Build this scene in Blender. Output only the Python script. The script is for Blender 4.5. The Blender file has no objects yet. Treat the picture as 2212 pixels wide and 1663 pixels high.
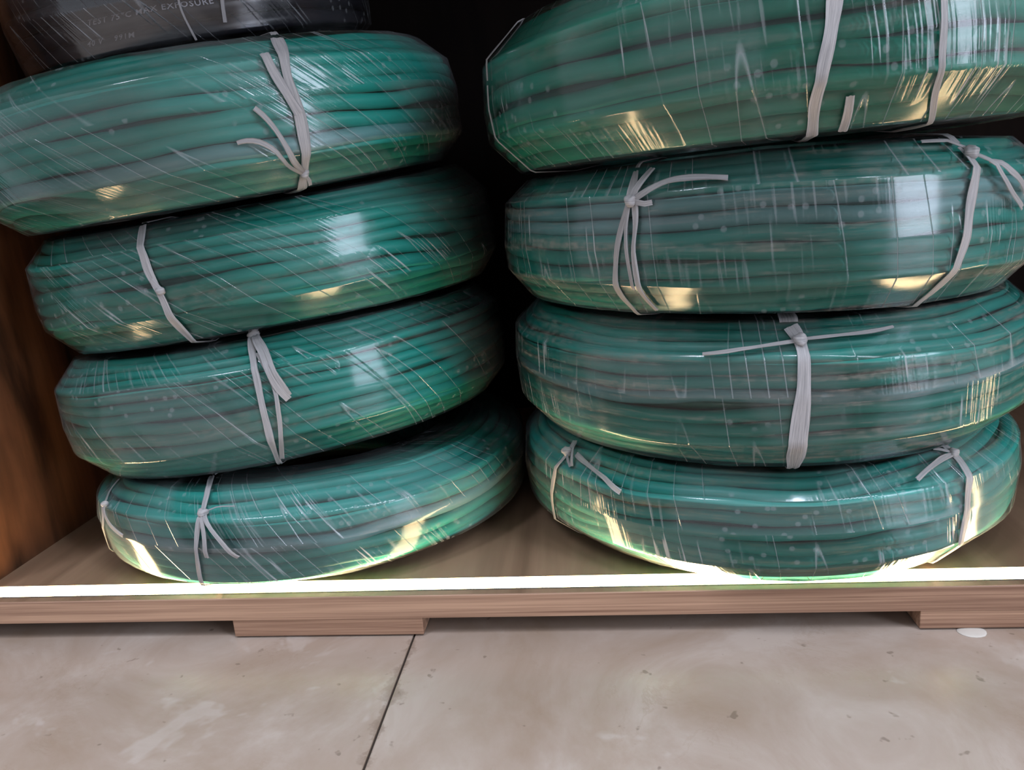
import bpy, bmesh, math, random
import numpy as np
from mathutils import Vector, Matrix, noise
from mathutils.bvhtree import BVHTree

PI = math.pi
scene = bpy.context.scene
COL = scene.collection
ZO = 0.2530                      # camera height above the floor; the floor is z = 0
R3M = Matrix(((0.9934971227917688, 0.04553035889601817, 0.1043573352633964),
              (0.09006189453229332, 0.24650057496988076, -0.9649486998888571),
              (-0.06965861151165166, 0.9680725452972614, 0.2407970616181826)))
FPX = 1650.0

# ------------------------------------------------------------------ camera, world, lights, exposure
cam_data = bpy.data.cameras.new('camera')
cam_data.sensor_width = 36.0
cam_data.lens = FPX / 2212.0 * 36.0
cam_data.clip_start = 0.01
cam = bpy.data.objects.new('camera', cam_data)
COL.objects.link(cam)
cam.matrix_world = Matrix.Translation((0, 0, ZO)) @ R3M.to_4x4()
scene.camera = cam

world = bpy.data.worlds.new('world')
scene.world = world
world.use_nodes = True
world.node_tree.nodes['Background'].inputs[0].default_value = (0.86, 0.90, 1.0, 1)
world.node_tree.nodes['Background'].inputs[1].default_value = 0.46

def area(name, loc, target, sx, sy, power, color):
    d = bpy.data.lights.new(name, 'AREA')
    d.shape = 'RECTANGLE'; d.size = sx; d.size_y = sy; d.energy = power; d.color = color
    o = bpy.data.objects.new(name, d); COL.objects.link(o)
    o.location = loc
    o.rotation_euler = (Vector(target) - Vector(loc)).to_track_quat('-Z', 'Y').to_euler()
    return o
# ceiling lamps of the shop, above and in front of the cabinet
area('ceiling_lamp', (0.30, -0.15, 2.7), (0.0, 0.4, 0.0), 0.30, 1.2, 44, (0.80, 0.86, 1.0))
area('ceiling_lamp', (-1.0, -0.7, 2.6), (0.0, 0.4, 0.2), 0.30, 1.2, 24, (0.80, 0.86, 1.0))
area('ceiling_lamp', (1.5, -0.9, 2.6), (0.0, 0.4, 0.2), 0.30, 1.2, 18, (0.80, 0.86, 1.0))
# the bright shop front across the room
area('shop_window', (2.5, -1.35, 1.0), (0.0, 0.4, 0.2), 1.0, 1.6, 40, (0.78, 0.84, 1.0))

scene.view_settings.view_transform = 'Standard'
scene.view_settings.look = 'None'
scene.view_settings.gamma = 1.0
scene.view_settings.use_curve_mapping = False
scene.view_settings.exposure = 0.35
scene.cycles.max_bounces = 6
scene.cycles.diffuse_bounces = 3
scene.cycles.glossy_bounces = 3
scene.cycles.transparent_max_bounces = 12
scene.cycles.use_adaptive_sampling = True
scene.cycles.adaptive_threshold = 0.04
scene.cycles.sample_clamp_indirect = 6.0
scene.cycles.caustics_reflective = False
scene.cycles.caustics_refractive = False

# ------------------------------------------------------------------ node helpers
class NT:
    def __init__(s, name):
        s.m = bpy.data.materials.new(name); s.m.use_nodes = True
        s.t = s.m.node_tree; s.t.nodes.clear()
        s.out = s.t.nodes.new('ShaderNodeOutputMaterial')
    def n(s, typ, **kw):
        nd = s.t.nodes.new('ShaderNode' + typ)
        for k, v in kw.items():
            if k.startswith('_'): setattr(nd, k[1:], v)
        return nd
    def set(s, sock, v):
        if isinstance(v, bpy.types.NodeSocket): s.t.links.new(v, sock)
        elif v is not None: sock.default_value = v
    def math(s, op, a, b=None, c=None, clamp=False):
        nd = s.n('Math', _operation=op, _use_clamp=clamp)
        s.set(nd.inputs[0], a)
        if b is not None: s.set(nd.inputs[1], b)
        if c is not None: s.set(nd.inputs[2], c)
        return nd.outputs[0]
    def vmul(s, v, xyz):
        nd = s.n('VectorMath', _operation='MULTIPLY'); s.set(nd.inputs[0], v); nd.inputs[1].default_value = xyz
        return nd.outputs[0]
    def noise(s, vec, scale=1.0, detail=2.0, rough=0.5, dist=0.0):
        nd = s.n('TexNoise'); s.set(nd.inputs['Vector'], vec)
        nd.inputs['Scale'].default_value = scale; nd.inputs['Detail'].default_value = detail
        nd.inputs['Roughness'].default_value = rough; nd.inputs['Distortion'].default_value = dist
        return nd.outputs['Fac']
    def ramp(s, fac, stops):
        nd = s.n('ValToRGB'); s.set(nd.inputs[0], fac)
        e = nd.color_ramp.elements
        while len(e) < len(stops): e.new(0.5)
        for i, (p, c) in enumerate(stops):
            e[i].position = p; e[i].color = (c, c, c, 1) if not hasattr(c, '__len__') else (*c, 1)
        return nd.outputs[0]
    def mixc(s, f, a, b):
        nd = s.n('Mix', _data_type='RGBA')
        s.set(nd.inputs[0], f); s.set(nd.inputs[6], a); s.set(nd.inputs[7], b)
        return nd.outputs[2]
    def bsdf(s, color, rough=0.5, spec=0.5, normal=None, **kw):
        nd = s.n('BsdfPrincipled'); s.set(nd.inputs['Base Color'], color)
        s.set(nd.inputs['Roughness'], rough); s.set(nd.inputs['Specular IOR Level'], spec)
        if normal is not None: s.set(nd.inputs['Normal'], normal)
        for k, v in kw.items(): s.set(nd.inputs[k.replace('_', ' ')], v)
        return nd.outputs[0]
    def bump(s, h, strength, dist):
        nd = s.n('Bump'); s.set(nd.inputs['Height'], h)
        nd.inputs['Strength'].default_value = strength; nd.inputs['Distance'].default_value = dist
        return nd.outputs[0]
    def mix(s, f, a, b):
        nd = s.n('MixShader'); s.set(nd.inputs[0], f); s.t.links.new(a, nd.inputs[1]); s.t.links.new(b, nd.inputs[2])
        return nd.outputs[0]
    def done(s, sh):
        s.t.links.new(sh, s.out.inputs[0]); return s.m

def srgb(r, g, b):
    f = lambda c: (c / 255 / 12.92) if c <= 10 else ((c / 255 + 0.055) / 1.055) ** 2.4
    return (f(r), f(g), f(b), 1)

# ------------------------------------------------------------------ materials
def mat_cable(name, c_a, c_b, rough=0.42, dust=0.25, dustcol=(150, 150, 140)):
    k = NT(name)
    uv = k.n('UVMap').outputs[0]
    info = k.n('ObjectInfo')
    rnd = info.outputs['Random']
    add = k.n('VectorMath', _operation='ADD'); k.set(add.inputs[0], k.vmul(uv, (14, 1.2, 1)))
    cmb = k.n('CombineXYZ'); k.set(cmb.inputs[2], k.math('MULTIPLY', rnd, 57.0)); k.set(add.inputs[1], cmb.outputs[0])
    n1 = k.noise(add.outputs[0], 1.0, 4, 0.6)
    col = k.mixc(k.math('MULTIPLY', n1, 1.0), c_a, c_b)
    d = k.ramp(k.noise(add.outputs[0], 0.55, 6, 0.72), [(0.52, 0.0), (0.80, 1.0)])
    col = k.mixc(k.math('MULTIPLY', d, dust), col, srgb(*dustcol))
    obj = k.n('TexCoord').outputs['Object']
    return k.done(k.bsdf(col, rough, 0.35))

def mat_film(name, haze=0.10, dust=0.2, slant=0.25, seed=0.0, wr=1.0, dustcol=(170, 160, 150), spec=1.0, spots=()):
    """clear stretch film wound round the coil section: gloss over transparency, fine wrinkles across the cables"""
    k = NT(name)
    uv = k.n('UVMap').outputs[0]
    sep = k.n('SeparateXYZ'); k.set(sep.inputs[0], uv)
    u, v = sep.outputs[0], sep.outputs[1]
    us = k.math('ADD', u, k.math('MULTIPLY', v, slant))
    def vec(a, su, b, sv, off):
        c = k.n('CombineXYZ'); k.set(c.inputs[0], k.math('MULTIPLY', a, su)); k.set(c.inputs[1], k.math('MULTIPLY', b, sv))
        c.inputs[2].default_value = off + seed
        return c.outputs[0]
    # fields of tight wrinkles in some patches only
    patch = k.ramp(k.noise(vec(us, 9, v, 5, 1.0), 1, 0, 0.5), [(0.56 - 0.08 * wr, 0.0), (0.66 - 0.08 * wr, 1.0)])
    spot = None
    for (u0, v0, du, dv) in spots:
        a_ = k.math('POWER', k.math('ABSOLUTE', k.math('DIVIDE', k.math('SUBTRACT', u, u0), du)), 2.0)
        b_ = k.math('POWER', k.math('ABSOLUTE', k.math('DIVIDE', k.math('SUBTRACT', v, v0), dv)), 2.0)
        m_ = k.math('SUBTRACT', 1.6, k.math('MULTIPLY', k.math('ADD', a_, b_), 1.6), clamp=True)
        spot = m_ if spot is None else k.math('MAXIMUM', spot, m_)
    if spot is not None:
        spot = k.math('MULTIPLY', spot, k.ramp(k.noise(vec(us, 30, v, 9, 5.0), 1, 1), [(0.36, 0.2), (0.5, 1.0)]))
        patch = k.math('MAXIMUM', k.math('MULTIPLY', patch, 0.35), spot)
    wrk = k.noise(vec(us, 430, v, 6, 3.0), 1, 1, 0.5)
    wrk_l = k.ramp(wrk, [(0.60, 0.0), (0.70, 1.0)])
    streak = k.math('MULTIPLY', patch, wrk_l)
    # long thin fold lines
    n2 = k.noise(vec(us, 60, v, 1.3, 7.0), 1, 0, 0.5, 0.0)
    fold = k.math('SUBTRACT', 1.0, k.math('MULTIPLY', k.math('ABSOLUTE', k.math('SUBTRACT', n2, 0.5)), 85.0), clamp=True)
    fgate = k.ramp(k.noise(vec(us, 14, v, 2.6, 9.0), 1, 0), [(0.40, 0.0), (0.52, 1.0)])
    fold = k.math('MULTIPLY', fold, fgate)
    # overlapping layers: broad slanted bands with their own haze
    lay = k.ramp(k.noise(vec(us, 11, v, 0.7, 12.0), 1, 1), [(0.44, 0.0), (0.47, 0.55), (0.56, 0.55), (0.58, 1.0)])
    # bubbles pressed between layers
    vor = k.n('TexVoronoi', _voronoi_dimensions='2D'); k.set(vor.inputs['Vector'], vec(u, 90, v, 22, 0)); vor.inputs['Scale'].default_value = 1.0
    bub = k.ramp(vor.outputs['Distance'], [(0.10, 1.0), (0.15, 0.0)])
    bub = k.math('MULTIPLY', bub, k.ramp(k.noise(vec(u, 16, v, 6, 21.0), 1, 0), [(0.56, 0.0), (0.60, 1.0)]))
    # dust smeared along the cables
    dn = k.ramp(k.noise(vec(u, 7, v, 26, 31.0), 1, 4, 0.74, 0.0), [(0.50, 0.0), (0.74, 1.0)])
    dfine = k.ramp(k.noise(vec(u, 160, v, 60, 35.0), 1, 1, 0.7), [(0.35, 0.25), (0.65, 1.0)])
    dn = k.math('MULTIPLY', k.math('MULTIPLY', dn, dfine), dust)
    h = k.math('ADD', k.math('MULTIPLY', k.math('MULTIPLY', patch, wrk), 1.0 * wr), k.math('MULTIPLY', fold, 0.5))
    h = k.math('ADD', h, k.math('MULTIPLY', k.noise(vec(us, 22, v, 5, 41.0), 1, 1), 1.4))
    bp = k.bump(h, 0.55, 0.0012)
    lw = k.n('Fresnel'); lw.inputs[0].default_value = 1.42; k.set(lw.inputs['Normal'], bp)
    gl = k.n('BsdfGlossy'); gl.inputs['Roughness'].default_value = 0.14; k.set(gl.inputs['Normal'], bp)
    gl.inputs['Color'].default_value = (0.95, 0.97, 1, 1)
    tr = k.n('BsdfTransparent'); tr.inputs[0].default_value = (0.96, 0.97, 0.97, 1)
    f = k.math('ADD', k.math('MULTIPLY', lw.outputs[0], 1.15 * spec), k.math('MULTIPLY', k.math('MULTIPLY', lay, 0.025), spec), clamp=True)
    base = k.mix(f, tr.outputs[0], gl.outputs[0])
    df = k.n('BsdfDiffuse'); df.inputs['Color'].default_value = srgb(205, 210, 215)
    tl = k.n('BsdfTranslucent'); tl.inputs['Color'].default_value = srgb(205, 205, 205)
    milky = k.mix(0.3, df.outputs[0], tl.outputs[0])
    hz = k.math('MULTIPLY', lay, haze * 1.0)
    hz = k.math('ADD', hz, haze * 0.15)
    hz = k.math('ADD', hz, k.math('MULTIPLY', streak, 0.62))
    hz = k.math('ADD', hz, k.math('MULTIPLY', fold, 0.36))
    hz = k.math('ADD', hz, k.math('MULTIPLY', bub, 0.16), clamp=True)
    s1 = k.mix(hz, base, milky)
    dd = k.n('BsdfDiffuse'); dd.inputs['Color'].default_value = srgb(*dustcol)
    return k.done(k.mix(dn, s1, dd.outputs[0]))

def mat_ribbon():
    k = NT('raffia_ribbon')
    uv = k.n('UVMap').outputs[0]
    st = k.noise(k.vmul(uv, (1.2, 16, 1)), 1, 4, 0.6)
    col = k.mixc(st, srgb(160, 160, 166), srgb(226, 222, 220))
    bp = k.bump(st, 0.6, 0.0006)
    df = k.bsdf(col, 0.38, 0.5, bp)
    tl = k.n('BsdfTranslucent'); k.set(tl.inputs[0], col)
    s = k.mix(0.25, df, tl.outputs[0])
    tr = k.n('BsdfTransparent')
    return k.done(k.mix(k.ramp(st, [(0.36, 0.34), (0.55, 0.08)]), s, tr.outputs[0]))

def mat_wood(name, ca, cb, scale, rough=0.4, axis='x', dist=1.0, spec=0.4, fine=0.35):
    k = NT(name)
    ob = k.n('TexCoord').outputs['Object']
    st = {'x': (0.012, 1, 1), 'z': (1, 1, 0.10), 'y': (1, 0.08, 1)}[axis]
    v = k.vmul(ob, st)
    a = k.noise(v, scale, 5, 0.6, dist)
    b = k.noise(v, scale * 4.5, 3, 0.6, 0.3)
    f = k.math('ADD', k.math('MULTIPLY', a, 1 - fine), k.math('MULTIPLY', b, fine))
    col = k.ramp(f, [(0.38, ca), (0.60, cb)])
    return k.done(k.bsdf(col, rough, spec, k.bump(b, 0.08, 0.0005)))

def mat_marble():
    k = NT('polished_marble')
    ob = k.n('TexCoord').outputs['Object']
    info = k.n('ObjectInfo').outputs['Random']
    add = k.n('VectorMath', _operation='ADD'); k.set(add.inputs[0], ob)
    c = k.n('CombineXYZ'); k.set(c.inputs[2], k.math('MULTIPLY', info, 20)); k.set(add.inputs[1], c.outputs[0])
    p = add.outputs[0]
    a = k.noise(p, 9, 8, 0.62, 1.2)
    col = k.ramp(a, [(0.30, srgb(152, 131, 113)[:3]), (0.50, srgb(165, 147, 133)[:3]), (0.66, srgb(178, 163, 151)[:3])])
    b = k.noise(p, 26, 6, 0.7, 0.6)
    vein = k.math('SUBTRACT', 1, k.math('MULTIPLY', k.math('ABSOLUTE', k.math('SUBTRACT', b, 0.5)), 45), clamp=True)
    col = k.mixc(k.math('MULTIPLY', vein, k.ramp(k.noise(p, 13, 2), [(0.5, 0.0), (0.7, 0.28)])), col, srgb(140, 118, 98))
    d = k.noise(p, 120, 2, 0.5)
    col = k.mixc(k.ramp(d, [(0.70, 0.0), (0.75, 0.5)]), col, srgb(95, 80, 66))
    blot = k.ramp(k.noise(p, 16, 4, 0.65, 0.4), [(0.60, 0.0), (0.66, 0.16)])
    col = k.mixc(blot, col, srgb(224, 219, 214))
    # dirt worked into the stone beside the joint
    sp = k.n('SeparateXYZ'); k.set(sp.inputs[0], ob)
    dx = k.math('ABSOLUTE', k.math('SUBTRACT', sp.outputs[0], -0.1135))
    dirt = k.math('SUBTRACT', 1, k.math('DIVIDE', dx, k.math('ADD', 0.0015, k.math('MULTIPLY', k.ramp(k.noise(p, 60, 4, 0.7), [(0.45, 0.0), (0.75, 1.0)]), 0.012))), clamp=True)
    col = k.mixc(k.math('MULTIPLY', dirt, 0.6), col, srgb(104, 82, 64))
    return k.done(k.bsdf(col, 0.24, 0.45, k.bump(a, 0.03, 0.002)))

def mat_plain(name, col, rough=0.5, spec=0.4, metal=0.0):
    k = NT(name)
    ob = k.n('TexCoord').outputs['Object']
    n_ = k.noise(ob, 60, 3)
    c = k.mixc(k.math('MULTIPLY', n_, 0.35), col, tuple(x * 0.75 for x in col[:3]) + (1,))
    return k.done(k.bsdf(c, rough, spec, Metallic=metal))

def mat_emit(name, col, strength):
    k = NT(name)
    e = k.n('Emission'); e.inputs[0].default_value = col; e.inputs[1].default_value = strength
    return k.done(e.outputs[0])

M_RIB = mat_ribbon()
M_LED = mat_emit('led_diffuser', (1.0, 0.72, 0.38, 1), 20.0)
M_ALU = mat_plain('anodised_channel', srgb(190, 180, 165), 0.35, 0.5, 0.8)
M_EDGE = mat_wood('board_edge_laminate', srgb(128, 96, 78)[:3], srgb(186, 150, 124)[:3], 170, 0.4, 'x', 0.25)
M_TOP = mat_wood('shelf_laminate', srgb(122, 96, 76)[:3], srgb(156, 126, 102)[:3], 18, 0.33, 'y', 0.8, 0.4, 0.2)
M_SIDE = mat_wood('dark_walnut_laminate', srgb(50, 32, 22)[:3], srgb(112, 72, 48)[:3], 16, 0.38, 'z', 2.2, 0.35, 0.25)
M_BACK = mat_wood('back_laminate', srgb(14, 10, 9)[:3], srgb(22, 16, 14)[:3], 14, 0.7, 'z', 1.5, 0.08)
M_MARBLE = mat_marble()
M_GROUT = mat_plain('dark_grout', srgb(60, 50, 42), 0.8)
M_CORE = mat_plain('inner_cable_dark_green', srgb(20, 92, 74), 0.5)
M_COREK = mat_plain('inner_cable_black', srgb(22, 22, 26), 0.5)
M_INK = mat_plain('grey_print', srgb(190, 190, 200), 0.5)
M_WHITE = mat_plain('white_plastic', srgb(205, 198, 188), 0.5)

# ------------------------------------------------------------------ mesh helpers
def mesh_obj(name, verts, faces, mat, parent=None, uvs=None, smooth=True, sharp=None):
    me = bpy.data.meshes.new(name)
    me.from_pydata([tuple(v) for v in verts], [], faces)
    if uvs is not None:
        layer = me.uv_layers.new(name='UVMap')
        flat = np.array(uvs, dtype=np.float32).reshape(-1)
        layer.data.foreach_set('uv', flat)
    me.polygons.foreach_set('use_smooth', [smooth] * len(me.polygons))
    me.materials.append(mat)
    me.update()
    o = bpy.data.objects.new(name, me)
    COL.objects.link(o)
    if parent is not None: o.parent = parent
    return o

def box(name, x0, x1, y0, y1, z0, z1, mat, parent=None, bevel=0.0006):
    bm = bmesh.new()
    bmesh.ops.create_cube(bm, size=1)
    for v in bm.verts:
        v.co = Vector(((x0 + x1) / 2 + v.co.x * (x1 - x0), (y0 + y1) / 2 + v.co.y * (y1 - y0), (z0 + z1) / 2 + v.co.z * (z1 - z0)))
    if bevel: bmesh.ops.bevel(bm, geom=bm.edges[:], offset=bevel, segments=2, affect='EDGES', profile=0.7)
    me = bpy.data.meshes.new(name); bm.to_mesh(me); bm.free()
    me.materials.append(mat)
    o = bpy.data.objects.new(name, me); COL.objects.link(o)
    if parent is not None: o.parent = parent
    return o

def prism(name, prof, x0, x1, mat, parent=None):
    """profile of (y, z) points extruded along x"""
    n = len(prof)
    v = [(x0, y, z) for y, z in prof] + [(x1, y, z) for y, z in prof]
    f = [(i, (i + 1) % n, n + (i + 1) % n, n + i) for i in range(n)] + [tuple(range(n))[::-1], tuple(range(n, 2 * n))]
    o = mesh_obj(name, v, f, mat, parent, smooth=False)
    bm = bmesh.new(); bm.from_mesh(o.data); bmesh.ops.recalc_face_normals(bm, faces=bm.faces); bm.to_mesh(o.data); bm.free()
    return o

def empty(name, label, cat, loc, group=None):
    o = bpy.data.objects.new(name, None); COL.objects.link(o)
    o.empty_display_size = 0.02
    o.location = loc; o['label'] = label; o['category'] = cat
    if group: o['group'] = group
    return o

def structure(o, label=None):
    o['kind'] = 'structure'
    if label: o['label'] = label
    return o

# ------------------------------------------------------------------ the setting
ZS = ZO - 0.2257                 # top of the shelf board
ZB = ZO - 0.2404                 # its underside
Y0, Y1 = 0.4005, 0.800
LY0, LY1 = 0.4066, 0.4216        # the light strip in its groove
XL, XR = -0.400, 0.78

fl = structure(box('floor', -1.8, 1.8, -2.2, 1.2, -0.03, -0.0012, M_GROUT, bevel=0), 'polished beige marble tile floor')
def tile(x0, x1, y0, y1):
    return box('tile', x0, x1, y0, y1, -0.010, 0.0, M_MARBLE, fl, bevel=0.0006)
JX = -0.1135
JA = 0.0
for i in range(-3, 4):
    for j in range(-4, 2):
        g = 0.0006
        tile(JX + i * 0.6 + g, JX + (i + 1) * 0.6 - g, 0.62 + (j - 1) * 0.6 + g, 0.62 + j * 0.6 - g)

structure(box('wall_back', XL - 0.02, XR + 0.02, Y1, Y1 + 0.012, 0.0, 0.56, M_BACK), 'dark back panel of the cabinet')
structure(box('wall_left', XL - 0.018, XL, Y0 + 0.004, Y1, 0.0, 0.56, M_SIDE), 'brown wood-grained side panel of the cabinet')
structure(box('wall_right', XR, XR + 0.018, Y0 + 0.004, Y1, 0.0, 0.56, M_SIDE), 'side panel at the right end of the cabinet')
structure(box('ceiling', XL - 0.02, XR + 0.02, Y0 - 0.14, Y1, 0.545, 0.563, M_SIDE), 'unseen board closing the cabinet bay at the top, its overhang added for shade')  # out-of-view board, added to darken the bay; its overhang shades the floor

# shelf board with a groove for the light
shelf = empty('shelf_board', 'low brown wooden shelf board carrying both stacks of coils', 'shelf', (0.2, Y0, ZB))
def rel(o, root):
    o.parent = root; o.matrix_parent_inverse = Matrix.Translation(root.location).inverted()
b = prism('board', [(Y0 + 0.0012, ZB), (Y1 - 0.001, ZB), (Y1 - 0.001, ZS), (LY1 + 0.0004, ZS), (LY1 + 0.0004, ZS - 0.008), (LY0 - 0.0004, ZS - 0.008), (LY0 - 0.0004, ZS), (Y0 + 0.0012, ZS)], XL - 0.05, XR, M_TOP)
rel(b, shelf)
e_ = prism('edge_band', [(Y0, ZB), (Y0 + 0.0011, ZB), (Y0 + 0.0011, ZS), (Y0 + 0.0004, ZS), (Y0, ZS - 0.0005)], XL - 0.05, XR, M_EDGE)
e_['label'] = 'lighter streaked edge strip'
rel(e_, shelf)
# foot blocks
for x0, x1, lab in ((-0.2258, -0.1072, 'short wooden block under the shelf, below the left stack'),
                    (0.1765, 0.30, 'short wooden block under the shelf at the right edge of the picture')):
    o = box('support_block', x0, x1, Y0 + 0.0006, Y0 + 0.09, 0.0012, ZB - 0.0001, M_EDGE, bevel=0.0006)
    o['label'] = lab; o['category'] = 'wood block'
    o['group'] = 'blocks under the shelf board'
# light strip
led = empty('light_strip', 'glowing warm white light strip set in the front of the shelf', 'light', (0.2, LY0, ZS - 0.008))
o = prism('channel', [(LY0, ZS - 0.0078), (LY1, ZS - 0.0078), (LY1, ZS + 0.0002), (LY1 - 0.0007, ZS + 0.0002), (LY1 - 0.0007, ZS - 0.007), (LY0 + 0.0007, ZS - 0.007), (LY0 + 0.0007, ZS + 0.0002), (LY0, ZS + 0.0002)], XL + 0.001, XR - 0.001, M_ALU)
rel(o, led)
o = prism('diffuser', [(LY0 + 0.0008, ZS - 0.0030), (LY1 - 0.0008, ZS - 0.0030), (LY1 - 0.0008, ZS + 0.0001), (LY0 + 0.0008, ZS + 0.0001)], XL + 0.002, XR - 0.002, M_LED)
rel(o, led)

# ------------------------------------------------------------------ coils
EXS = 3.3
WID = 0.040
class Curve:
    """closed superellipse section by arc length"""
    def __init__(s, a, b, n):
        ph = np.linspace(0, 2 * PI, 721)
        c, d = np.cos(ph), np.sin(ph)
        s.u = np.sign(c) * abs(c) ** (2 / n) * a; s.v = np.sign(d) * abs(d) ** (2 / n) * b
        L = np.concatenate([[0], np.cumsum(np.hypot(np.diff(s.u), np.diff(s.v)))])
        s.len = L[-1]; s.t = L / L[-1]
    def at(s, t):
        t = np.mod(t, 1.0)
        return np.interp(t, s.t, s.u), np.interp(t, s.t, s.v)

def pn(x, y, z=0.0):
    return noise.noise(Vector((x, y, z)))

NTH = 144
class Coil:
    # t = 0 is the outermost point of the section, growing towards the top
    def __init__(s, key, label, P, pitch, mats, nk=12, events=(), wander=0.30, group=None, tphase=0.0, slots=None):
        x, y, z, R, H, a, b = P
        R += 0.0008; H += 0.001
        s.key, s.R, s.H, s.pitch = key, R, H, pitch
        s.rc = pitch * 0.488
        s.seed = {'L': 10, 'R': 50}[key[0]] + int(key[1]) * 3.7
        s.c = Curve(WID - s.rc * 1.1, H / 2 - s.rc * 1.1, EXS)
        s.N = int(round(s.c.len / pitch))
        s.events = events; s.wander = wander; s.tph = tphase
        rng = random.Random(int(s.seed * 10))
        # knots: corners that the taut film spans between
        # a facet across each corner of the section, the flats between them split unevenly
        ks = []
        for q in range(4):
            ks += [0.125 + q * 0.25 - rng.uniform(0.030, 0.050), 0.125 + q * 0.25 + rng.uniform(0.030, 0.050)]
            ks += [q * 0.25 + rng.uniform(-0.03, 0.03)]
        ks = [k % 1.0 for k in ks]
        s.k0 = np.array(sorted(ks)); s.nk = nk = len(ks)
        Rx = Matrix.Rotation(b, 4, 'X'); Ry = Matrix.Rotation(-a, 4, 'Y')
        rot = Rx @ Ry
        off = rot @ Vector((0, 0, -H / 2))
        s.root = empty('cable_coil', label, 'cable coil', (0, 0, 0), group)
        s.mat = Matrix.Translation(Vector((x, y, z + ZO)) + off) @ rot
        s.root.matrix_world = s.mat
        s.m_cable, s.m_core, s.m_film = mats
        s.sq = {}; s.plane = None; s.floor = None
        inv = s.mat.inverted(); i3 = inv.to_3x3()
        up = {'L4': 'L3', 'L3': 'L2', 'L2': 'L1', 'R4': 'R3', 'R3': 'R2', 'R2': 'R1'}.get(key)
        if up:
            X, Y, Z, R2, H2, A, B = FIT[up]
            rt = Matrix.Rotation(B, 4, 'X') @ Matrix.Rotation(-A, 4, 'Y')
            q = Vector((X, Y, Z + ZO)) + rt @ Vector((0, 0, -H2 / 2 - 0.0005))
            s.plane = ((i3 @ (rt @ Vector((0, 0, 1)))).normalized(), inv @ q)
        if key == 'L0':          # the black coil sags onto the green one under it
            X, Y, Z, R2, H2, A, B = FIT['L1']
            rt = Matrix.Rotation(B, 4, 'X') @ Matrix.Rotation(-A, 4, 'Y')
            q = Vector((X, Y, Z + ZO)) + rt @ Vector((0, 0, H2 / 2 + 0.0012))
            s.floor = ((i3 @ (rt @ Vector((0, 0, 1)))).normalized(), inv @ q)
        if key[1] == '4':
            s.floor = ((i3 @ Vector((0, 0, 1))).normalized(), inv @ Vector((x, y, ZS + 0.0022)))
        s.build()
    def knots(s, th):
        c, d = math.cos(th), math.sin(th)
        return np.array([k + 0.016 * pn(c * 1.3 + s.seed, d * 1.3, i * 3.1) for i, k in enumerate(s.k0)])
    def poly(s, th):
        """section polygon at azimuth th: knot params, centre-line corners, film corners"""
        K = s.knots(th)
        u, v = s.c.at(K)
        du, dv = np.roll(u, -1) - u, np.roll(v, -1) - v
        L = np.hypot(du, dv); nx, ny = dv / L, -du / L
        mx, my = nx + np.roll(nx, 1), ny + np.roll(ny, 1)
        l = np.hypot(mx, my); mx /= l; my /= l
        cs = mx * nx + my * ny
        o = s.rc * 1.10 / cs
        return K, u, v, u + mx * o, v + my * o
    def interp(s, th_poly, t, film=False):
        K, u, v, fu, fv = th_poly
        if film: u, v = fu, fv
        t = K[0] + ((t - K[0]) % 1.0)
        i = int(np.searchsorted(K, t, side='right') - 1)
        j = (i + 1) % s.nk
        t1 = K[j] + (1.0 if j == 0 else 0.0)
        f = (t - K[i]) / (t1 - K[i])
        return u[i] + (u[j] - u[i]) * f, v[i] + (v[j] - v[i]) * f
    def p3(s, th, u, v):
        r = s.R - WID + u
        return (r * math.cos(th), r * math.sin(th), v * s.squash(th, v > 0) + s.H / 2)
    def squash(s, th, top):
        """soft coils: the top is pressed down where the coil above leans on it, the bottom where the shelf carries it"""
        key = (round(th, 5), top)
        if key in s.sq: return s.sq[key]
        f = 1.0
        for rr in (s.R - 0.006, s.R - 2 * WID + 0.006):
            if top and s.plane is not None:
                p = Vector((rr * math.cos(th), rr * math.sin(th), s.H))
                n_, q = s.plane
                d = max(0.0, (p - q).dot(n_) / n_.z + 0.0006)
                f = min(f, 1 - d / (s.H / 2))
            if not top and s.floor is not None:
                p = Vector((rr * math.cos(th), rr * math.sin(th), 0))
                n_, q = s.floor
                d = max(0.0, -((p - q).dot(n_) / n_.z) + 0.0006)
                f = min(f, 1 - d / (s.H / 2))
        f = max(0.3, f)
        s.sq[key] = f
        return f
    def ev(s, th):
        out = []
        for kf, th0, th1, w in s.events:
            d = (th - th0) % (2 * PI); e = (th1 - th0) % (2 * PI)
            a = min(1, max(0, d / w)); b_ = min(1, max(0, (e - d) / w))
            q = min(a, b_) if d < e else 0.0
            out.append(q * q * (3 - 2 * q))
        return out
    def slot(s, k, th, evs, polyc, inserted=None):
        E = sum(evs)
        ke = [int(round(e[0] * s.N)) for e in s.events]
        c, d = math.cos(th), math.sin(th)
        if inserted is None:
            q = k + sum(x for x, kk in zip(evs, ke) if k >= kk)
            dep = 0.0
        else:
            q = ke[inserted] - 0.5 - 0.5 * (1 - evs[inserted]) + 0.5 + sum(x for i, (x, kk) in enumerate(zip(evs, ke)) if kk < ke[inserted])
            dep = (1 - evs[inserted]) * s.rc * 1.9
        q += s.wander * pn(c * 2.2 + s.seed, d * 2.2, k * 0.33 + (50 if inserted is not None else 0)) * 1.6
        q += s.wander * 0.25 * pn(c * 7 + s.seed, d * 7, k * 1.7)
        return q / (s.N + E) + s.tph, dep
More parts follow.
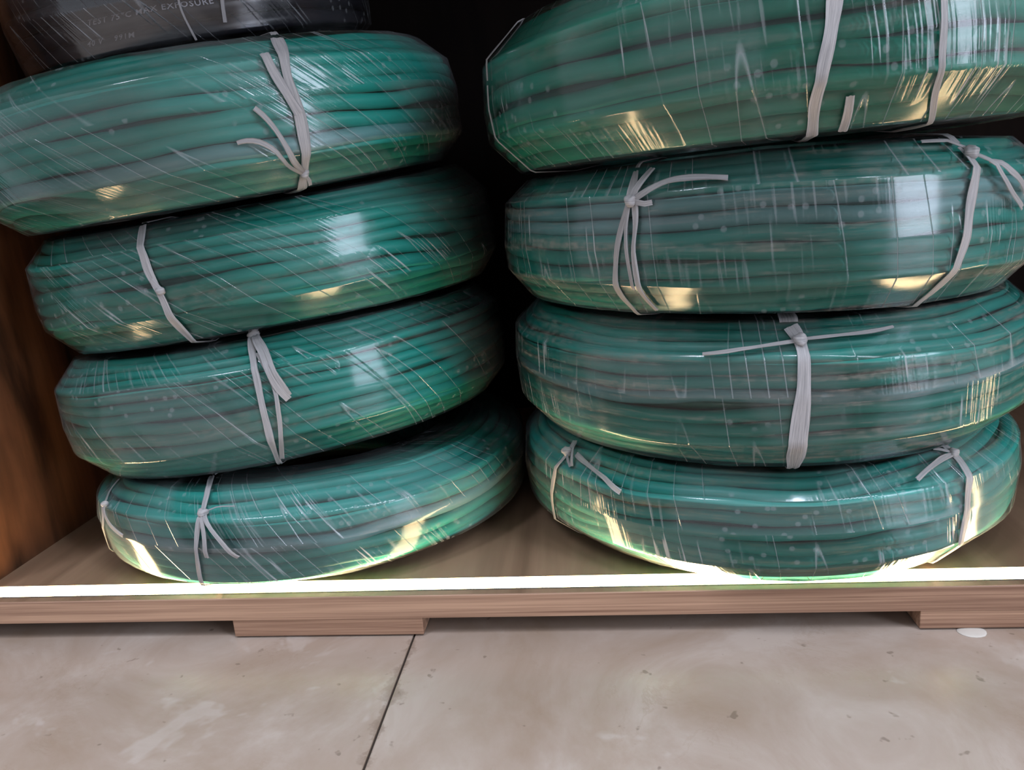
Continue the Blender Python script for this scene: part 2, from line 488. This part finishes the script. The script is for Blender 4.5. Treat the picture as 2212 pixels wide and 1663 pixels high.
    def build(s):
        seg = 10
        ths = [2 * PI * i / NTH + PI / 2 for i in range(NTH)]
        polys = [s.poly(t) for t in ths]
        evs = [s.ev(t) for t in ths]
        jobs = [(k, None) for k in range(s.N)] + [(0, i) for i in range(len(s.events))]
        s.turns = []
        for k, ins in jobs:
            ctr = []
            for i, th in enumerate(ths):
                t, dep = s.slot(k, th, evs[i], None, ins)
                u, v = s.interp(polys[i], t)
                dep += s.rc * 0.16 * (0.5 + 0.5 * pn(math.cos(th) * 2 + k * 5, math.sin(th) * 2, s.seed))
                if dep:
                    l = math.hypot(u, v) + 1e-9
                    u -= u / l * dep; v -= v / l * dep
                ctr.append((u, v))
            verts, faces, uvs = [], [], []
            for i, th in enumerate(ths):
                u, v = ctr[i]
                for j in range(seg):
                    a = 2 * PI * j / seg
                    verts.append(s.p3(th, u + s.rc * math.cos(a), v + s.rc * math.sin(a)))
            for i in range(NTH):
                i2 = (i + 1) % NTH
                for j in range(seg):
                    j2 = (j + 1) % seg
                    faces.append((i * seg + j, i2 * seg + j, i2 * seg + j2, i * seg + j2))
                    uvs += [(i / NTH, j / seg), ((i + 1) / NTH, j / seg), ((i + 1) / NTH, (j + 1) / seg), (i / NTH, (j + 1) / seg)]
            o = mesh_obj('cable_turn', verts, faces, s.m_cable, s.root, uvs)
            s.turns.append((o, ctr))
        # hidden layers of cable under the outer turns
        verts, faces = [], []
        c2 = Curve(WID - s.rc * 2.9, s.H / 2 - s.rc * 2.9, EXS)
        n2 = int(round(c2.len / s.pitch)); NS = 60
        for k in range(n2):
            u, v = c2.at((k + 0.5) / n2); b0 = len(verts)
            for i in range(NS):
                th = 2 * PI * i / NS
                for j in range(6):
                    a = 2 * PI * j / 6
                    verts.append(s.p3(th, u + s.rc * math.cos(a), v + s.rc * math.sin(a)))
            for i in range(NS):
                i2 = (i + 1) % NS
                for j in range(6):
                    j2 = (j + 1) % 6
                    faces.append((b0 + i * 6 + j, b0 + i2 * 6 + j, b0 + i2 * 6 + j2, b0 + i * 6 + j2))
        o = mesh_obj('inner_turns', verts, faces, s.m_core, s.root); o['kind'] = 'stuff'
        # film
        SUB = 4; FR4 = (0.0, 0.07, 0.5, 0.93)
        NF = 180
        verts, faces, uvs, par = [], [], [], []
        rows = s.nk * SUB
        for i in range(NF):
            th = 2 * PI * i / NF + PI / 2
            pl = s.poly(th); K = pl[0]
            rip = 0.00022 * pn(i * 0.9, s.seed, 2.0)
            for q in range(s.nk):
                t0 = K[q]; t1 = K[(q + 1) % s.nk] + (1 if q == s.nk - 1 else 0)
                for m in range(SUB):
                    t = t0 + (t1 - t0) * FR4[m] + 1e-7
                    u, v = s.interp(pl, t, True)
                    # loose film flutters a little between knots
                    w = rip + 0.0006 * pn(math.cos(th) * 9 + s.seed, math.sin(th) * 9, q * 2.3)
                    l = math.hypot(u, v); u += u / l * max(0, w); v += v / l * max(0, w)
                    verts.append(s.p3(th, u, v)); par.append((th, t))
        for i in range(NF):
            i2 = (i + 1) % NF
            for j in range(rows):
                j2 = (j + 1) % rows
                faces.append((i * rows + j, i2 * rows + j, i2 * rows + j2, i * rows + j2))
                ta, tb = par[i * rows + j][1], par[i * rows + j2][1] + (1 if j2 == 0 else 0)
                uvs += [(i / NF, ta), ((i + 1) / NF, ta), ((i + 1) / NF, tb), (i / NF, tb)]
        f = mesh_obj('film_wrap', verts, faces, s.m_film, s.root, uvs)
        f['label'] = 'clear stretch film wound round the coil'
        s.par = par; s.faces = faces; s.verts = verts
        s.bvh = BVHTree.FromPolygons([Vector(v) for v in verts], faces)
    def film_pt(s, th, t, off):
        pl = s.poly(th)
        u, v = s.interp(pl, t, True)
        u1, v1 = s.interp(pl, t + 0.012, True); u0, v0 = s.interp(pl, t - 0.012, True)
        nx, ny = (v1 - v0), -(u1 - u0); l = math.hypot(nx, ny)
        return Vector(s.p3(th, u + nx / l * off, v + ny / l * off))
    def cast(s, px, py):
        d = Vector(((px - 1106) / FPX, -(py - 831.5) / FPX, -1)); d = (R3M @ d).normalized()
        inv = s.mat.inverted()
        o = inv @ Vector((0, 0, ZO)); dl = (inv.to_3x3() @ d).normalized()
        loc, nrm, idx, dist = s.bvh.ray_cast(o, dl)
        if loc is None: return None
        th = math.atan2(loc.y, loc.x)
        u = math.hypot(loc.x, loc.y) - (s.R - WID); v = loc.z - s.H / 2
        v /= s.squash(th, v > 0)
        pl = s.poly(th)
        best = min((( (s.interp(pl, k / 400, True)[0] - u) ** 2 + (s.interp(pl, k / 400, True)[1] - v) ** 2), k / 400) for k in range(400))
        return th, best[1]
    def path(s, pts, step=0.004):
        q = [s.cast(*p) for p in pts]
        q = [a for a in q if a is not None]
        # drop rays that slipped past the edge and struck the far side
        g, q = q, []
        for a in g:
            if q:
                d = (a[0] - q[-1][0] + PI) % (2 * PI) - PI
                if abs(d) > 0.7: continue
            q.append(a)
        if len(q) < 2: return None
        out = [q[0]]
        for a in q[1:]:
            th, t = a; p = out[-1]
            while th - p[0] > PI: th -= 2 * PI
            while th - p[0] < -PI: th += 2 * PI
            while t - p[1] > 0.5: t -= 1
            while t - p[1] < -0.5: t += 1
            out.append((th, t))
        return out
    def ribbon(s, parent, pts, wpx, band=False, lift=0.0013, bulge=0.0, name='ribbon', up=0.0):
        q = s.path(pts)
        if q is None: return None
        w = wpx / FPX * 0.40
        if band:
            # go on round the hidden side of the section and back to the start
            a, z = q[0], q[-1]
            sgn = -1 if z[1] < a[1] else 1
            tgt = a[1] + sgn * 1.0
            n = 26
            q = q + [(z[0] + (a[0] - z[0]) * i / n, z[1] + (tgt - z[1]) * i / n) for i in range(1, n + 1)]
        # resample
        P = [s.film_pt(th, t, 0) for th, t in q]
        L = [0]
        for i in range(1, len(P)): L.append(L[-1] + (P[i] - P[i - 1]).length)
        n = max(4, int(L[-1] / 0.0028))
        xs = np.linspace(0, L[-1], n)
        TH = np.interp(xs, L, [a[0] for a in q]); TT = np.interp(xs, L, [a[1] for a in q])
        if n > 8:
            ker = np.array([1, 2, 3, 2, 1]) / 9.0
            THs = np.convolve(np.pad(TH, 2, 'edge'), ker, 'valid'); TTs = np.convolve(np.pad(TT, 2, 'edge'), ker, 'valid')
            TH, TT = THs, TTs
        C, Nn = [], []
        sd = len(pts) * 1.3 + pts[0][0] * 0.01
        for i in range(n):
            f = i / (n - 1)
            off = lift + bulge * math.sin(PI * f) + up * f
            C.append(s.film_pt(TH[i], TT[i], off)); Nn.append((s.film_pt(TH[i], TT[i], off + 0.002) - C[-1]).normalized())
        AC = 5
        verts, faces, uvs = [], [], []
        for i in range(n):
            d = (C[min(n - 1, i + 1)] - C[max(0, i - 1)]).normalized()
            side = d.cross(Nn[i]).normalized()
            ww = w * (0.88 + 0.22 * pn(i * 0.16, sd, 0.0) * 2)
            if not band: ww *= 1.0
            for layer in (0, 1):
                for j in range(AC):
                    g = j / (AC - 1) - 0.5
                    rip = 0.00035 * pn(i * 0.13, j * 1.7, sd) + (0.0004 if j % 2 else 0)
                    verts.append(C[i] + side * ww * g + Nn[i] * (rip - layer * 0.00025))
        S = AC * 2
        def uvp(i, j): return (xs[i] * 40, j / (AC - 1))
        for i in range(n - 1):
            for j in range(AC - 1):
                for layer in (0, 1):
                    b0 = layer * AC
                    fc = [i * S + b0 + j, (i + 1) * S + b0 + j, (i + 1) * S + b0 + j + 1, i * S + b0 + j + 1]
                    uu = [uvp(i, j), uvp(i + 1, j), uvp(i + 1, j + 1), uvp(i, j + 1)]
                    if layer: fc.reverse(); uu.reverse()
                    faces.append(tuple(fc)); uvs += uu
            for j in (0, AC - 1):
                fc = (i * S + j, i * S + AC + j, (i + 1) * S + AC + j, (i + 1) * S + j)
                faces.append(fc); uvs += [uvp(i, j), uvp(i, j), uvp(i + 1, j), uvp(i + 1, j)]
        return mesh_obj(name, verts, faces, M_RIB, parent, uvs)
    def knot(s, parent, px, size=0.005):
        q = s.cast(*px)
        if q is None: return
        c = s.film_pt(q[0], q[1], size * 0.32)
        bm = bmesh.new(); bmesh.ops.create_icosphere(bm, subdivisions=3, radius=size * 0.55)
        for v in bm.verts:
            n_ = pn(v.co.x * 420 + px[0], v.co.y * 420, v.co.z * 420)
            tw = math.sin(math.atan2(v.co.y, v.co.x) * 2 + v.co.z * 900)
            v.co *= 1 + 0.28 * n_ + 0.12 * tw
            v.co += c
        uvl = bm.loops.layers.uv.new('UVMap')
        for f in bm.faces:
            f.smooth = True
            for l in f.loops: l[uvl].uv = (l.vert.co.x * 60, l.vert.co.z * 120)
        me = bpy.data.meshes.new('knot'); bm.to_mesh(me); bm.free(); me.materials.append(M_RIB)
        o = bpy.data.objects.new('knot', me); COL.objects.link(o); o.parent = parent
        return o
    def tie(s, main, pieces=(), kn=None, label=None):
        """one tie: the band round the section, its strands and tails, its knot"""
        r = s.ribbon(s.root, main[0], main[1], band=True, name='ribbon_tie')
        if r is None: return
        if label: r['label'] = label
        for pc in pieces:
            pts, w, nm = pc[0], pc[1], pc[2]
            bl = pc[3] if len(pc) > 3 else 0.0
            s.ribbon(r, pts, w, band=False, lift=0.0018, bulge=bl, name=nm)
        if kn: s.knot(r, kn[0], kn[1])
        return r

GA, GB = srgb(14, 116, 94), srgb(30, 148, 122)
greens = [(srgb(24, 142, 126), srgb(46, 172, 158)), (srgb(30, 148, 134), srgb(54, 176, 164)), (srgb(22, 138, 114), srgb(42, 168, 142))]
MC = {}
for i, (a, b_) in enumerate(greens):
    MC[i] = mat_cable('green_pvc_sheath' + ('' if i == 0 else '_%s' % ['', 'teal', 'deep'][i]), a, b_, dust=0.25)
MCD = mat_cable('green_pvc_sheath_dusty', srgb(22, 132, 118), srgb(44, 162, 148), dust=0.6)
MCK = mat_cable('black_pvc_sheath', srgb(24, 24, 30), srgb(38, 38, 46), 0.35, 0.15, (90, 84, 80))

FIT = {
 'L4': (-0.2123, 0.5529, -0.1925, 0.1595, 0.0668, 0.014, 0.0034),
 'L3': (-0.232, 0.5727, -0.1153, 0.1653, 0.0886, 0.1092, -0.0362),
 'L2': (-0.2315, 0.5678, -0.0316, 0.164, 0.0841, 0.1045, -0.015),
 'L1': (-0.2392, 0.5362, 0.0516, 0.1579, 0.0803, 0.0968, 0.0694),
 'L0': (-0.2731, 0.5831, 0.1425, 0.124, 0.074, 0.0716, 0.1695),
 'R4': (0.1142, 0.5505, -0.1865, 0.1662, 0.0781, 0.0234, -0.0041),
 'R3': (0.1143, 0.544, -0.1066, 0.1671, 0.0853, 0.0157, 0.0162),
 'R2': (0.1072, 0.5265, -0.0266, 0.1605, 0.0815, -0.0080, 0.0),
 'R1': (0.1062, 0.5063, 0.0572, 0.1646, 0.0805, 0.0359, 0.0024)}
FR = -PI / 2
FILM = {}
def film(n, **k):
    FILM[n] = k
    return mat_film('stretch_film_' + n, **k)
coils = {}
coils['L4'] = Coil('L4', 'green cable coil at the bottom of the left stack, resting on the shelf', FIT['L4'], 0.0087,
                   (MC[1], M_CORE, film('bottom_left', haze=0.13, dust=0.15, slant=0.15, seed=1.0, wr=0.8)), nk=10, wander=0.35, tphase=0.01)
coils['L3'] = Coil('L3', 'tilted green cable coil second from the bottom of the left stack', FIT['L3'], 0.0077,
                   (MC[0], M_CORE, film('lower_left', haze=0.09, dust=0.25, slant=0.20, seed=2.0, wr=0.5)), nk=11, wander=0.3)
coils['L2'] = Coil('L2', 'tilted green cable coil with crossing turns, third from the bottom of the left stack', FIT['L2'], 0.0087,
                   (MC[0], M_CORE, film('middle_left', haze=0.07, dust=0.18, slant=0.28, seed=3.0, wr=0.9)), nk=11,
                   events=((0.94, FR - 0.15, FR + 2.6, 0.7), (0.05, FR + 2.2, FR + 5.9, 0.8)), wander=0.35)
coils['L1'] = Coil('L1', 'green cable coil right under the black coil in the left stack', FIT['L1'], 0.0090,
                   (MC[0], M_CORE, film('upper_left', haze=0.09, dust=0.12, slant=0.32, seed=4.0, wr=1.2)), nk=10,
                   events=((0.93, FR - 0.5, FR + 2.4, 0.6),), wander=0.30)
coils['L0'] = Coil('L0', 'black cable coil on top of the left stack with pale printed lettering', FIT['L0'], 0.0112,
                   (MCK, M_COREK, film('black_coil', haze=0.035, dust=0.05, slant=0.25, seed=5.0, wr=0.4, spec=1.7)), nk=9, wander=0.15, tphase=0.01)
coils['R4'] = Coil('R4', 'green cable coil at the bottom of the right stack, resting on the shelf', FIT['R4'], 0.0086,
                   (MC[1], M_CORE, film('bottom_right', haze=0.12, dust=0.35, slant=0.04, seed=6.0, wr=0.9, dustcol=(176, 160, 130))), nk=10,
                   events=((0.09, FR + 0.0, FR + 2.6, 0.8),), wander=0.45)
coils['R3'] = Coil('R3', 'dusty green cable coil second from the bottom of the right stack', FIT['R3'], 0.0077,
                   (MCD, M_CORE, film('lower_right', haze=0.08, dust=0.6, slant=0.03, seed=7.0, wr=0.6)), nk=12, wander=0.35)
coils['R2'] = Coil('R2', 'green cable coil with two white knotted ties, third from the bottom of the right stack', FIT['R2'], 0.0083,
                   (MCD, M_CORE, film('middle_right', haze=0.08, dust=0.5, slant=0.03, seed=8.0, wr=0.5)), nk=10, wander=0.3)
coils['R1'] = Coil('R1', 'green cable coil at the top of the right stack, cut off by the picture edge', FIT['R1'], 0.0102,
                   (MC[2], M_CORE, film('top_right', haze=0.07, dust=0.2, slant=0.03, seed=9.0, wr=0.9)), nk=10, wander=0.25)
for k_, c_ in coils.items():
    if k_ != 'L0': c_.root['group'] = 'green cable coils in the left stack' if k_[0] == 'L' else 'green cable coils in the right stack'

# wrinkle clusters of the stretch film: where on each coil they are
SPOTS = {'L1': ('upper_left', [(550, 175, 62), (640, 190, 50), (700, 190, 60), (790, 165, 50)]),
         'L2': ('middle_left', [(420, 550, 60), (190, 580, 60), (260, 650, 60), (150, 690, 60), (840, 590, 55), (940, 520, 45), (460, 660, 55)]),
         'L3': ('lower_left', [(165, 930, 50), (705, 790, 30), (590, 780, 30)]),
         'L4': ('bottom_left', [(800, 1200, 60), (640, 1075, 60), (560, 1240, 60), (890, 1090, 40)]),
         'R1': ('top_right', [(1860, 50, 80), (2000, 110, 80), (2140, 150, 70), (1345, 110, 50), (1080, 200, 35)]),
         'R2': ('middle_right', [(1290, 550, 55), (1120, 500, 40), (2160, 470, 40)]),
         'R3': ('lower_right', [(1960, 820, 60), (2130, 830, 80), (1180, 780, 50), (1150, 850, 50)]),
         'R4': ('bottom_right', [(1290, 1090, 60), (1450, 1190, 80), (1225, 1060, 50), (2060, 1130, 40), (1180, 1000, 40), (1950, 1200, 60)])}
for key, (fn, sp) in SPOTS.items():
    cc = coils[key]; L_ = []
    for px, py, rp_ in sp:
        q0, q1 = cc.cast(px, py), cc.cast(px + 8, py)
        if q0 is None or q1 is None: continue
        K0 = cc.knots(q0[0])[0]
        u_ = ((q0[0] - PI / 2) % (2 * PI)) / (2 * PI); v_ = K0 + ((q0[1] - K0) % 1.0)
        du_ = abs((q1[0] - q0[0] + PI) % (2 * PI) - PI) / (2 * PI) / 8 * rp_
        L_.append((u_, v_, min(0.06, max(0.008, du_)), 0.0012 * rp_))
    film_o = [c2 for c2 in cc.root.children if c2.name.startswith('film_wrap')][0]
    old = film_o.data.materials[0]
    film_o.data.materials[0] = mat_film('stretch_film_' + fn, spots=L_, **FILM[fn])
    bpy.data.materials.remove(old)
M_DUSTY = mat_cable('green_pvc_sheath_chalky', srgb(84, 146, 142), srgb(116, 164, 164), dust=0.9, dustcol=(170, 172, 176))
def turn_at(coil, px, py):
    q = coil.cast(px, py)
    if q is None: return None
    ii = int(round(((q[0] - PI / 2) % (2 * PI)) / (2 * PI) * NTH)) % NTH
    fu, fv = coil.interp(coil.poly(q[0]), q[1], True)
    return min(coil.turns, key=lambda t: (t[1][ii][0] - fu) ** 2 + (t[1][ii][1] - fv) ** 2)
for key, px, py in (('R2', 1900, 425), ('R2', 1300, 480), ('L1', 800, 275), ('L4', 780, 1150), ('R3', 1750, 850)):
    t_ = turn_at(coils[key], px, py)
    if t_:
        t_[0].data.materials[0] = M_DUSTY; t_[0]['label'] = 'chalky, dust-covered turn'

# ------------------------------------------------------------------ ribbon ties
W = 'white plastic ribbon tied round the coil'
c = coils['L1']
c.tie(([(597, 84), (608, 108), (617, 160), (633, 205), (648, 252), (656, 300), (658, 345), (656, 372), (652, 394)], 26),
      [([(655, 370), (625, 335), (600, 290), (570, 250), (543, 230)], 13, 'tail', 0.002),
       ([(655, 374), (620, 350), (585, 320), (556, 302), (530, 301), (506, 310)], 11, 'tail', 0.003),
       ([(568, 118), (590, 160), (622, 210), (648, 252)], 24, 'strand'),
       ([(655, 374), (666, 384), (668, 394)], 10, 'strand')], ((656, 372), 0.0045), W)
c = coils['L2']
c.tie(([(312, 486), (312, 550), (322, 588), (336, 612), (352, 640), (366, 675), (385, 700), (418, 733)], 20),
      [([(330, 605), (345, 620), (353, 628)], 12, 'strand')], ((350, 628), 0.0042), W)
c = coils['L3']
c.tie(([(546, 728), (545, 755), (554, 810), (566, 870), (582, 935), (600, 990)], 17),
      [([(552, 728), (572, 770), (588, 815), (604, 842), (628, 866)], 20, 'tail', 0.003),
       ([(556, 728), (574, 752), (598, 810), (630, 858)], 13, 'tail', 0.004),
       ([(556, 760), (580, 800), (598, 850), (607, 920), (609, 988)], 13, 'strand', 0.001)], ((549, 728), 0.006), W)
c = coils['L4']
c.tie(([(460, 1030), (452, 1060), (442, 1095), (440, 1112), (429, 1140), (427, 1195), (434, 1245), (439, 1264)], 15),
      [([(442, 1114), (448, 1160), (451, 1205), (449, 1266)], 14, 'strand', 0.0008),
       ([(443, 1113), (468, 1143), (492, 1172), (521, 1203)], 14, 'tail', 0.003),
       ([(444, 1110), (475, 1099), (510, 1097)], 4, 'tail', 0.001)], ((441, 1111), 0.0052), W)
c.tie(([(262, 1034), (240, 1060), (231, 1088), (228, 1130), (240, 1180), (262, 1222)], 10),
      [([(232, 1092), (242, 1118), (258, 1140), (274, 1158)], 13, 'tail', 0.002)], ((231, 1090), 0.004), W)
c = coils['R1']
c.tie(([(1806, -60), (1800, 20), (1790, 90), (1775, 150), (1758, 220), (1740, 296)], 24), (), None, 'broad white plastic ribbon')
c.tie(([(2036, -40), (2036, 60), (2030, 140), (2016, 200), (1996, 266)], 14), (), None, 'narrow white plastic ribbon')
c.tie(([(1120, 50), (1068, 110), (1058, 180), (1066, 260), (1100, 320), (1136, 352)], 5), (), None, 'thin ribbon at the left end')
c.ribbon(c.root, [(1836, 204), (1829, 240), (1820, 278)], 17, lift=0.001, bulge=0.001, name='ribbon_end')['label'] = 'short loose ribbon end'
c = coils['R2']
c.tie(([(1376, 370), (1370, 400), (1366, 432), (1358, 448), (1344, 490), (1333, 555), (1331, 610), (1346, 642), (1372, 666)], 16),
      [([(1412, 368), (1390, 398), (1369, 430)], 14, 'strand', 0.001),
       ([(1362, 440), (1356, 490), (1361, 560), (1374, 624)], 10, 'strand', 0.001),
       ([(1374, 438), (1378, 480), (1372, 540), (1380, 600), (1398, 640), (1424, 668)], 14, 'strand', 0.0008),
       ([(1370, 431), (1395, 420), (1440, 404), (1500, 395), (1580, 387)], 16, 'tail', 0.003),
       ([(1370, 434), (1395, 441), (1412, 436)], 10, 'tail', 0.001)], ((1367, 434), 0.006), W)
c.tie(([(2068, 318), (2092, 342), (2101, 390), (2090, 450), (2082, 520), (2060, 578), (2020, 622), (1975, 656)], 23),
      [([(2086, 332), (2120, 352), (2150, 380), (2172, 420), (2203, 450)], 15, 'tail', 0.002),
       ([(2125, 352), (2160, 368), (2185, 392), (2207, 418)], 15, 'tail', 0.003),
       ([(2084, 326), (2040, 312), (1985, 312)], 8, 'tail', 0.0005)], ((2092, 338), 0.006), W)
c = coils['R3']
c.tie(([(1704, 702), (1716, 716), (1728, 738), (1736, 770), (1736, 830), (1730, 890), (1722, 955), (1714, 1002)], 34),
      [([(1727, 737), (1680, 748), (1620, 758), (1560, 765), (1513, 767)], 10, 'tail', 0.0015),
       ([(1729, 735), (1800, 731), (1865, 724), (1900, 716), (1930, 706)], 9, 'tail', 0.0015)], ((1728, 737), 0.006), W)
c = coils['R4']
c.tie(([(1246, 950), (1232, 978), (1210, 1003), (1198, 1040), (1196, 1085), (1204, 1125), (1222, 1148)], 17),
      [([(1246, 982), (1280, 1012), (1315, 1040), (1348, 1064)], 14, 'tail', 0.002),
       ([(1228, 980), (1236, 1010)], 8, 'tail', 0.001),
       ([(1248, 960), (1246, 985), (1238, 1010)], 9, 'tail', 0.003)], ((1230, 978), 0.006), W)
c.tie(([(2052, 976), (2072, 994), (2086, 1020), (2086, 1070), (2082, 1120), (2072, 1166)], 22),
      [([(2056, 982), (2025, 994), (1992, 1020), (1975, 1042)], 12, 'tail', 0.002),
       ([(2054, 978), (2030, 974), (2012, 972)], 7, 'tail', 0.0005)], ((2057, 980), 0.005), W)

# ------------------------------------------------------------------ print on the black cable
def print_on(coil, text, px, py, size, gap=0.0):
    """lettering bent along the cable turn that lies under the given view ray"""
    q = coil.cast(px, py)
    if q is None: return
    th0, t0 = q
    best = None
    ii = int(round(((th0 - PI / 2) % (2 * PI)) / (2 * PI) * NTH)) % NTH
    pl = coil.poly(th0); fu, fv = coil.interp(pl, t0, True)
    for o, ctr in coil.turns:
        u, v = ctr[ii]
        d = (u - fu) ** 2 + (v - fv) ** 2
        if best is None or d < best[0]: best = (d, o, ctr)
    _, turn, ctr = best
    cu = bpy.data.curves.new('print', 'FONT'); cu.body = text; cu.size = size; cu.resolution_u = 2
    cu.align_y = 'CENTER'; cu.offset = 0.00006
    cu.space_character = 1.15
    ob = bpy.data.objects.new('print', cu); COL.objects.link(ob)
    dg = bpy.context.evaluated_depsgraph_get()
    me = bpy.data.meshes.new_from_object(ob.evaluated_get(dg))
    bpy.data.objects.remove(ob); bpy.data.curves.remove(cu)
    bm = bmesh.new(); bm.from_mesh(me)
    bmesh.ops.subdivide_edges(bm, edges=[e for e in bm.edges if e.calc_length() > 0.0012], cuts=2)
    rr = coil.R - WID + ctr[ii][0] + coil.rc
    a0 = math.atan2(fv - ctr[ii][1], fu - ctr[ii][0])
    for v in bm.verts:
        th = th0 + v.co.x / rr
        f = ((th - PI / 2) % (2 * PI)) / (2 * PI) * NTH
        i0 = int(f) % NTH; i1 = (i0 + 1) % NTH; g = f - int(f)
        u = ctr[i0][0] * (1 - g) + ctr[i1][0] * g; w = ctr[i0][1] * (1 - g) + ctr[i1][1] * g
        a = a0 + v.co.y / coil.rc
        r = coil.rc * 1.0 + 0.0001
        v.co = Vector(coil.p3(th, u + r * math.cos(a), w + r * math.sin(a)))
    bm.to_mesh(me); bm.free()
    me.materials.clear(); me.materials.append(M_INK)
    o = bpy.data.objects.new('lettering', me); COL.objects.link(o); o.parent = turn
    o['label'] = 'pale printed lettering'
c = coils['L0']
c.ribbon(c.root, [(383, -20), (386, 10), (402, 45), (426, 88)], 6, lift=0.001, name='film_fold_glint')  # pale strips modelled in place of reflections and folds on the film
c.ribbon(c.root, [(478, -25), (480, 10), (486, 48)], 13, lift=0.001, name='film_fold_glint')
print_on(c, 'TEST 75°C MAX EXPOSURE', 180, 44, 0.0056)
print_on(c, '40 V    991M', 182, 92, 0.0052)

# ------------------------------------------------------------------ small things on the floor
bm = bmesh.new(); bmesh.ops.create_uvsphere(bm, u_segments=20, v_segments=12, radius=1)
for v in bm.verts:
    k_ = 1 + 0.10 * pn(v.co.x * 2, v.co.y * 2, v.co.z)
    v.co = Vector((v.co.x * 0.0078 * k_, v.co.y * 0.006, max(-0.0, v.co.z) * 0.00105 * k_))
for f in bm.faces: f.smooth = True
me = bpy.data.meshes.new('plastic_pad'); bm.to_mesh(me); bm.free(); me.materials.append(M_WHITE)
o = bpy.data.objects.new('plastic_pad', me); COL.objects.link(o)
o.location = (0.2035, Y0 - 0.0012, 0.0)
o['label'] = 'small white plastic pad on the floor in front of the right block'; o['category'] = 'pad'
